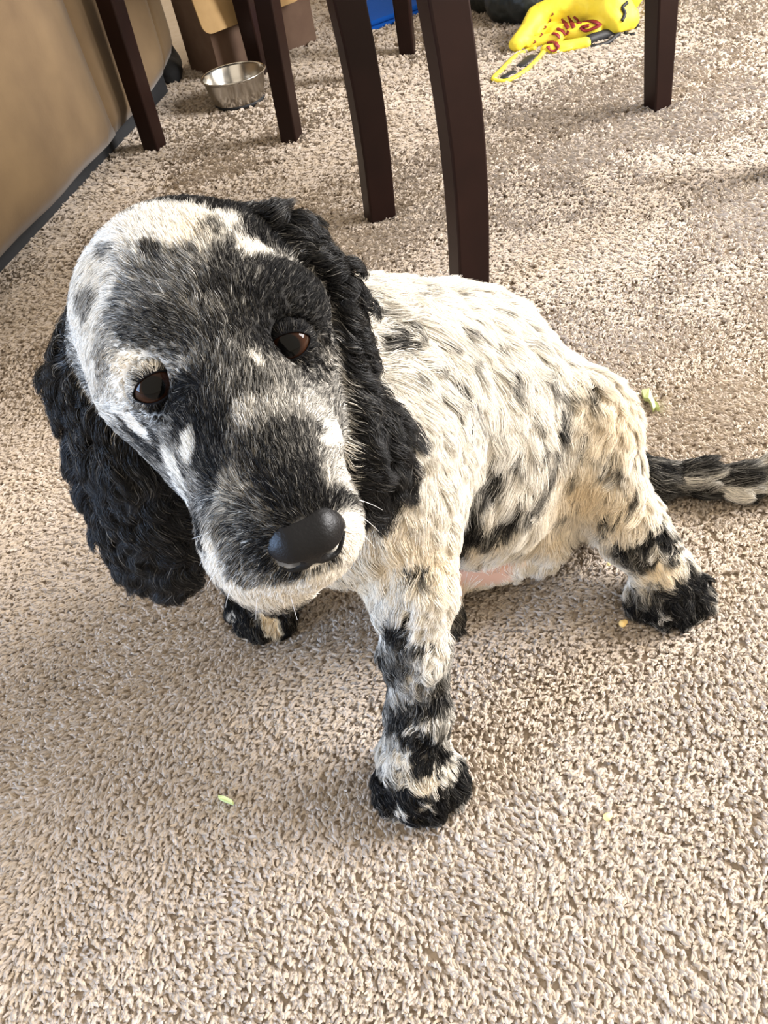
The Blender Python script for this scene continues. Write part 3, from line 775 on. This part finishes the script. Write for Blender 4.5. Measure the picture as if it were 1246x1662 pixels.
    def darkness(P, reg):
        D = np.array([base[r] for r in reg]) if False else np.select([reg == r for r in base], [base[r] for r in base], .1)
        body_m = np.isin(reg, ['B', 'N', 'K'])
        nz = noise3(P, 120, 31) - .5; nz2 = noise3(P, 330, 32) - .5
        for q, r in zip(fre, fr_r):
            m = body_m & (np.abs(P - q).max(1) < r * 1.6)
            if m.any():
                dd = np.linalg.norm(P[m] - q, axis=1) / r * (1 + .5 * nz[m])
                D[m] = np.maximum(D[m], .5 * np.clip(1.5 - dd, 0, 1))
        for P0, rx, ry, ax, ay, vv, val, g, soft in blobs:
            R = max(rx, ry) * 1.6
            m = np.flatnonzero((np.abs(P - P0).max(1) < max(R, .02)) & np.isin(reg, list(g)))
            if not len(m): continue
            v = P[m] - P0
            # measured over the surface: the part of the offset that lies across the line of growth
            u = (v @ ax) / rx; w = (v @ ay) / ry; n = (v @ vv) / (2.2 * max(rx, ry, .012))
            dd = np.sqrt(u * u + w * w + n * n) * (1 + .45 * nz[m] + .35 * nz2[m])
            wt = np.clip((1 + soft - dd) / (2 * soft), 0, 1); wt = wt * wt * (3 - 2 * wt)
            D[m] = D[m] * (1 - wt) + val * wt
        return np.clip(D, 0, 1)
    # cream tint: lower body and hind leg are warmer than the back
    WHITE = np.array([.86, .82, .74]); CREAM = np.array([.82, .66, .42]); BLACK = np.array([.0040, .0041, .0046])
    warm_pts = [(640, 880, 70, .55), (700, 900, 50, .6), (1000, 680, 70, .55), (960, 640, 40, .5), (1000, 820, 60, .7), (960, 780, 60, .8), (1060, 925, 40, .8), (900, 860, 50, .55), (790, 870, 60, .45), (675, 1260, 40, .5),
                (440, 1000, 60, .8), (215, 588, 40, .5), (385, 815, 45, .45), (320, 385, 35, .35), (740, 980, 40, .7), (560, 930, 60, .45)]
    warm = []
    for x, y, r, w in warm_pts:
        P, fi = hit(x, y)
        if P is not None: warm.append((P, r * px2m(P), w))
    def warmth(P):
        t = np.zeros(len(P))
        for q, r, w in warm: t = np.maximum(t, w * np.exp(-((P - q) ** 2).sum(1) / (r * r)))
        return t
    Dv = darkness(V, vreg); Wv = warmth(V)
    pinkP, _ = hit(795, 922); pinkQ, _ = hit(745, 922)
    vc = (WHITE * (1 - Wv[:, None]) + CREAM * Wv[:, None]) * (1 - Dv[:, None]) + BLACK * Dv[:, None]
    pink = np.zeros(nV)
    for q, r in ((pinkP, .030), (pinkQ, .026)):
        if q is not None: pink = np.maximum(pink, np.clip(1.6 - np.linalg.norm(V - q, axis=1) / r, 0, 1))
    pink *= (V[:, 2] < .09)
    vc = vc * (1 - pink[:, None]) + np.array([.56, .35, .26]) * pink[:, None]
    ca = me.color_attributes.new('col', 'FLOAT_COLOR', 'POINT')
    ca.data.foreach_set('color', np.concatenate([vc, np.ones((nV, 1))], 1).astype(np.float32).ravel())
    me.materials.append(hair_material('dog_skin', .8, .15))

    # ---- eye geometry shared by lids, lashes and lid hair
    right = norm(eyeR - eyeL)
    def gaze(e): return norm(c0 - e + A_(-.03, -.02, -.05))
    def lid_point(e, g, a, s):
        ex = norm(right - (right @ g) * g); ey = np.cross(g, ex)
        if ey[2] < 0: ey = -ey
        tl = .26 if e is eyeL else .05
        ex, ey = ex * math.cos(tl) + ey * math.sin(tl), ey * math.cos(tl) - ex * math.sin(tl)
        ca_, sa_ = math.cos(a), math.sin(a)
        ox = 1.12 * ca_; oy = (.50 if sa_ > 0 else .60) * sa_ * (1 - .4 * abs(ca_) ** 3)
        dx = ox + (1.35 * ca_ - ox) * s; dy = oy + (1.2 * sa_ - oy) * s
        rr = math.hypot(dx, dy); rad = (ex * dx + ey * dy) / max(rr, 1e-6)
        dirv = g * math.cos(rr) + rad * math.sin(rr)
        return e + dirv * ER * (1.03 + .06 * math.sin(math.pi * min(1, s * 1.3 + .15))), dirv, -g * math.sin(rr) + rad * math.cos(rr)
    # ---- grow the hair
    tri = np.concatenate([Fq[:, [0, 1, 2]], Fq[:, [0, 2, 3]]])
    ta = np.linalg.norm(np.cross(V[tri[:, 1]] - V[tri[:, 0]], V[tri[:, 2]] - V[tri[:, 0]]), axis=1) / 2
    dens = {'H': 3.2e6, 'N': .9e6, 'B': .85e6, 'E': 1.3e6, 'F': 1.5e6, 'G': 1.2e6, 'K': 1.1e6, 'J': .8e6, 'T': 1.5e6}
    td = np.select([vreg[tri[:, 0]] == r for r in dens], [dens[r] for r in dens], .5e6)
    td = td * (1 - .93 * pink[tri[:, 0]])
    hm = hair_material('dog_hair', .5, .07, .12)
    fm = hair_material('dog_ear_hair', .34, .22, .04)
    def grow(mask, name, mat, S, rad0, curl, curlf, clump_n, clump_s, lift, lenf, seed):
        r = np.random.default_rng(seed)
        exp = ta * td * mask
        cnt = np.floor(exp + r.random(len(exp))).astype(int)
        ti = np.repeat(np.arange(len(tri)), cnt); n = len(ti)
        u = r.random(n); v = r.random(n); sw = u + v > 1; u[sw] = 1 - u[sw]; v[sw] = 1 - v[sw]
        bc = np.stack([1 - u - v, u, v], 1)
        T = tri[ti]
        I = lambda a: (a[T] * bc[..., None]).sum(1) if a.ndim == 2 else (a[T] * bc).sum(1)
        P = I(V); N = norm(I(Nrm)); Fw = norm(I(flow)); L = I(hl) * lenf; reg = vreg[T[np.arange(n), bc.argmax(1)]]
        # none on the eyeballs or the nose leather
        ok = np.ones(n, bool)
        for e in (eyeL, eyeR): ok &= np.linalg.norm(P - e, axis=1) > .0126
        q = P - NOSE[0]; ex = (q @ NOSE[1]) / .0170; ey = (q @ NOSE[2]) / .0115; ez = (q @ NOSE[3]) / .0150
        ok &= (ex * ex + ey * ey + ez * ez) > 1.0
        ok &= P[:, 2] > .0045
        P, N, Fw, L, reg = P[ok], N[ok], Fw[ok], L[ok], reg[ok]
        if name == 'face_hair':
            eP, eN, eF = [], [], []
            for e in (eyeL, eyeR):
                g = gaze(e)
                for _ in range(2200):
                    q_, d_, f_ = lid_point(e, g, r.uniform(0, 2 * math.pi), .04 + .96 * r.random())
                    eP.append(q_); eN.append(d_); eF.append(f_)
            P = np.concatenate([P, np.array(eP) + np.array(eN) * .0008]); N = np.concatenate([N, eN]); Fw = np.concatenate([Fw, eF])
            L = np.concatenate([L, np.full(len(eP), .013)]); reg = np.concatenate([reg, np.full(len(eP), 'H')])
        n = len(P)
        # shorter beside eyes and nose
        for e, rr in ((eyeL, .03), (eyeR, .03)):
            L *= np.clip(.35 + .65 * (np.linalg.norm(P - e, axis=1) - .012) / rr, .35, 1)
        L *= np.clip(.68 + .32 * (np.linalg.norm(P - NOSE[0], axis=1) - .015) / .05, .68, 1)
        L *= r.uniform(.7, 1.15, n)
        wn = 1.7 if name == 'ear_hair' else 1.0
        Fw = norm(Fw + r.normal(0, .16, (n, 3)) + wn * (.55 * np.stack([noise3(P, 55, 41), noise3(P, 55, 42), noise3(P, 55, 43)], 1) - .275))
        Fw = norm(Fw - (Fw * N).sum(1, keepdims=True) * N * .9)
        lf = lift * r.uniform(.6, 1.5, n)
        t = np.linspace(0, 1, S)
        pts = np.zeros((n, S, 3)); pts[:, 0] = P - N * .0008
        for i in range(1, S):
            tm = (t[i] + t[i - 1]) / 2
            d = norm(Fw + N * (lf * (1 - 1.15 * tm))[:, None])
            pts[:, i] = pts[:, i - 1] + d * (L / (S - 1))[:, None]
        # locks
        nc = max(1, n // clump_n); ci = r.choice(n, nc, replace=False)
        kd = KDTree(nc)
        for j, k in enumerate(ci): kd.insert(P[k], j)
        kd.balance()
        own = np.array([kd.find(p)[1] for p in P]); cs = ci[own]
        ph = r.uniform(0, 2 * math.pi, nc)[own] + r.normal(0, .35, n); am = r.uniform(.35, 1.5, nc)[own]; fq = curlf * r.uniform(.6, 1.5, nc)[own]; cr = r.random(nc)[own]
        Bn = np.cross(N, Fw)
        off = np.zeros_like(pts)
        for i in range(S):
            a = ph + 2 * math.pi * fq * t[i]; w = curl * am * t[i] ** .8
            off[:, i] = Bn * (np.sin(a) * w)[:, None] + N * ((np.cos(a) * .6 + .35) * w)[:, None]
        pull = clump_s * t ** 1.3
        lock = pts[cs] * 1.0
        base_pts = pts + (lock - pts) * pull[None, :, None] * .85
        pts = base_pts + off
        pts[..., 2] = np.maximum(pts[..., 2], .003)
        D = darkness(P, reg); Wm = warmth(P)
        De = np.clip(D + (cr - .5) * .5 * np.sqrt(D * (1 - D)), 0, 1)
        mx = np.clip((De + r.normal(0, .17, n) - .5) * 1.35 + .5, 0, 1) ** .8
        white = (WHITE * (1 - Wm[:, None]) + CREAM * Wm[:, None]) * r.uniform(.86, 1.06, n)[:, None]
        black = BLACK * (1.6 if name == 'ear_hair' else 1.0) * r.uniform(.6, 1.9, n)[:, None] + (r.random(n) < .06)[:, None] * np.array([.03, .028, .026])
        col = white * (1 - mx)[:, None] ** 1.5 + black * mx[:, None]
        col = np.repeat(np.clip(col, 0, .95)[:, None], S, 1)
        prof = 1 - .8 * t ** 2.0; prof[0] = .9
        rad = rad0 * prof[None] * r.uniform(.8, 1.25, n)[:, None]
        return strands_obj(name, pts, rad, col, mat, root)
    # nose frame: centre, right, up, forward
    ncen = K(494, 869, .362)
    fwd = norm(K(505, 880, .345) - K(380, 640, .395)); fwd = norm(fwd - (fwd @ right) * right); upn = np.cross(right, fwd)
    if upn[2] < 0: upn = -upn
    NOSE = (ncen, right, upn, fwd)
    tr0 = vreg[tri[:, 0]]
    grow(np.isin(tr0, ['H']).astype(float), 'face_hair', hm, 5, .00013, .0006, .6, 22, .55, .40, 1.0, 11)
    grow(np.isin(tr0, ['B', 'N']).astype(float), 'body_coat', hm, 7, .00019, .0030, .75, 130, .62, .27, 1.28, 12)
    grow(np.isin(tr0, ['F', 'G', 'K', 'J']).astype(float), 'leg_hair', hm, 7, .00017, .0030, .8, 110, .65, .30, 1.1, 13)
    grow((tr0 == 'E').astype(float), 'ear_hair', fm, 8, .00018, .0042, 1.2, 110, .8, .85, 1.35, 14)
    grow((tr0 == 'T').astype(float), 'tail_hair', hm, 7, .00018, .0022, .9, 110, .85, .25, 1.5, 15)

    # ---- nose leather with nostrils and philtrum
    R_ = lambda a, b_, c_: ncen + right * a * .92 + upn * (b_ * .84 - .0012) + fwd * c_ * .95
    npr = [cap(R_(-.0075, .003, -.003), R_(.0075, .003, -.003), .0110, k=.006), cap(R_(-.005, .000, .004), R_(.005, .000, .004), .0100, k=.008),
           cap(R_(-.0135, -.001, -.001), R_(-.0095, -.0055, .0055), .0075, .0070, k=.005), cap(R_(.0135, -.001, -.001), R_(.0095, -.0055, .0055), .0075, .0070, k=.005),
           cap(R_(0, -.006, .005), R_(0, -.018, -.002), .0065, .0045, k=.006)]
    for sg in (-1, 1):
        npr += [cap(R_(sg * .0075, -.0025, .0150), R_(sg * .0125, -.0030, .0105), .0034, .0028, k=.002, sub=True), cap(R_(sg * .0125, -.003, .0110), R_(sg * .0190, .0000, .004), .0024, .0012, k=.002, sub=True)]
    npr += [cap(R_(0, .004, .0165), R_(0, -.010, .0150), .0013, .0013, k=.003, sub=True), cap(R_(0, -.010, .0135), R_(0, -.020, .004), .0013, .0013, k=.003, sub=True)]
    nv, nf = sdf_mesh(npr, .0009)
    mn = material('nose_leather', (.0030, .0030, .0036), .40, spec=.2, bump=(620, .3, .0010))
    mesh_obj('nose', nv, nf, mn, root)

    # ---- eyes: glossy ball with a brown iris and black pupil, dark lids
    for e, gaze_px in ((eyeL, (225, 690)), (eyeR, (468, 600))):
        g = gaze(e)
        mt = bpy.data.materials.new('eye_surface'); mt.use_nodes = True
        nt = mt.node_tree; pb = nt.nodes['Principled BSDF']; pb.inputs['Roughness'].default_value = .04; pb.inputs['Specular IOR Level'].default_value = .14
        tc = nt.nodes.new('ShaderNodeTexCoord'); sp = nt.nodes.new('ShaderNodeSeparateXYZ'); rp = nt.nodes.new('ShaderNodeValToRGB')
        nt.links.new(tc.outputs['Object'], sp.inputs[0])
        mr = nt.nodes.new('ShaderNodeMapRange'); mr.inputs['From Min'].default_value = ER * .3; mr.inputs['From Max'].default_value = ER
        nt.links.new(sp.outputs['Z'], mr.inputs['Value']); nt.links.new(mr.outputs[0], rp.inputs['Fac'])
        el = rp.color_ramp.elements; el[0].position = 0; el[0].color = (.06, .045, .04, 1); el[1].position = 1; el[1].color = (.002, .002, .002, 1)
        for pos, cc in ((.14, (.02, .012, .01, 1)), (.30, (.012, .0055, .003, 1)), (.62, (.026, .010, .005, 1)), (.80, (.012, .005, .003, 1)), (.84, (.002, .002, .002, 1))):
            x = el.new(pos); x.color = cc
        nt.links.new(rp.outputs['Color'], pb.inputs['Base Color'])
        bm = bmesh.new(); bmesh.ops.create_uvsphere(bm, u_segments=32, v_segments=24, radius=ER)
        me2 = bpy.data.meshes.new('eyeball'); bm.to_mesh(me2); bm.free(); me2.polygons.foreach_set('use_smooth', [True] * len(me2.polygons)); me2.materials.append(mt)
        eb = bpy.data.objects.new('eyeball', me2); COL.objects.link(eb); eb.parent = root
        rot = Vector(g).to_track_quat('Z', 'Y').to_matrix().to_4x4()
        eb.matrix_parent_inverse = Matrix.Translation(root.location).inverted(); eb.matrix_basis = Matrix.Translation(Vector(e)) @ rot
        # lids: a shell around the ball with an almond opening
        na, nr = 44, 8
        vs_ = [lid_point(e, g, 2 * math.pi * i / na, j / (nr - 1))[0] for j in range(nr) for i in range(na)]
        fs = [(j * na + i, j * na + (i + 1) % na, (j + 1) * na + (i + 1) % na, (j + 1) * na + i) for j in range(nr - 1) for i in range(na)]
        q0, q1, q2 = (vs_[fs[0][k]] for k in range(3))
        if np.cross(q1 - q0, q2 - q1) @ (q0 - e) < 0: fs = [f[::-1] for f in fs]
        o = mesh_obj('eyelid', vs_, fs, M_LID, root)
        sm = o.modifiers.new('thick', 'SOLIDIFY'); sm.thickness = .0007; sm.offset = -1
    # ---- whiskers
    wl, wp, wr_ = [], [], []
    r = np.random.default_rng(5)
    for x0, y0, x1, y1 in [(560, 740, 625, 715), (572, 760, 620, 752), (575, 790, 625, 785), (572, 810, 618, 815), (578, 835, 612, 850), (580, 860, 606, 878), (350, 870, 305, 862), (345, 890, 318, 905),
                           (360, 920, 330, 940), (380, 945, 360, 975), (420, 960, 410, 995), (470, 960, 478, 995), (400, 800, 350, 780), (445, 700, 470, 690)]:
        P, fi = hit(x0, y0)
        if P is None: continue
        d = (P - c0) @ cd
        Q = K(x1, y1, d + .012); t = np.linspace(0, 1, 6)[:, None]
        wp.append(P * (1 - t) + Q * t + np.array([0, 0, -.006]) * t * t); wr_.append(np.linspace(.00022, .00006, 6))
    wp = np.array(wp); strands_obj('whiskers', wp, np.array(wr_), np.full(wp.shape, .75), hm, root)
M_LID = material('dark_eyelid_skin', (.004, .004, .005), .7, spec=.08)
build_dog()
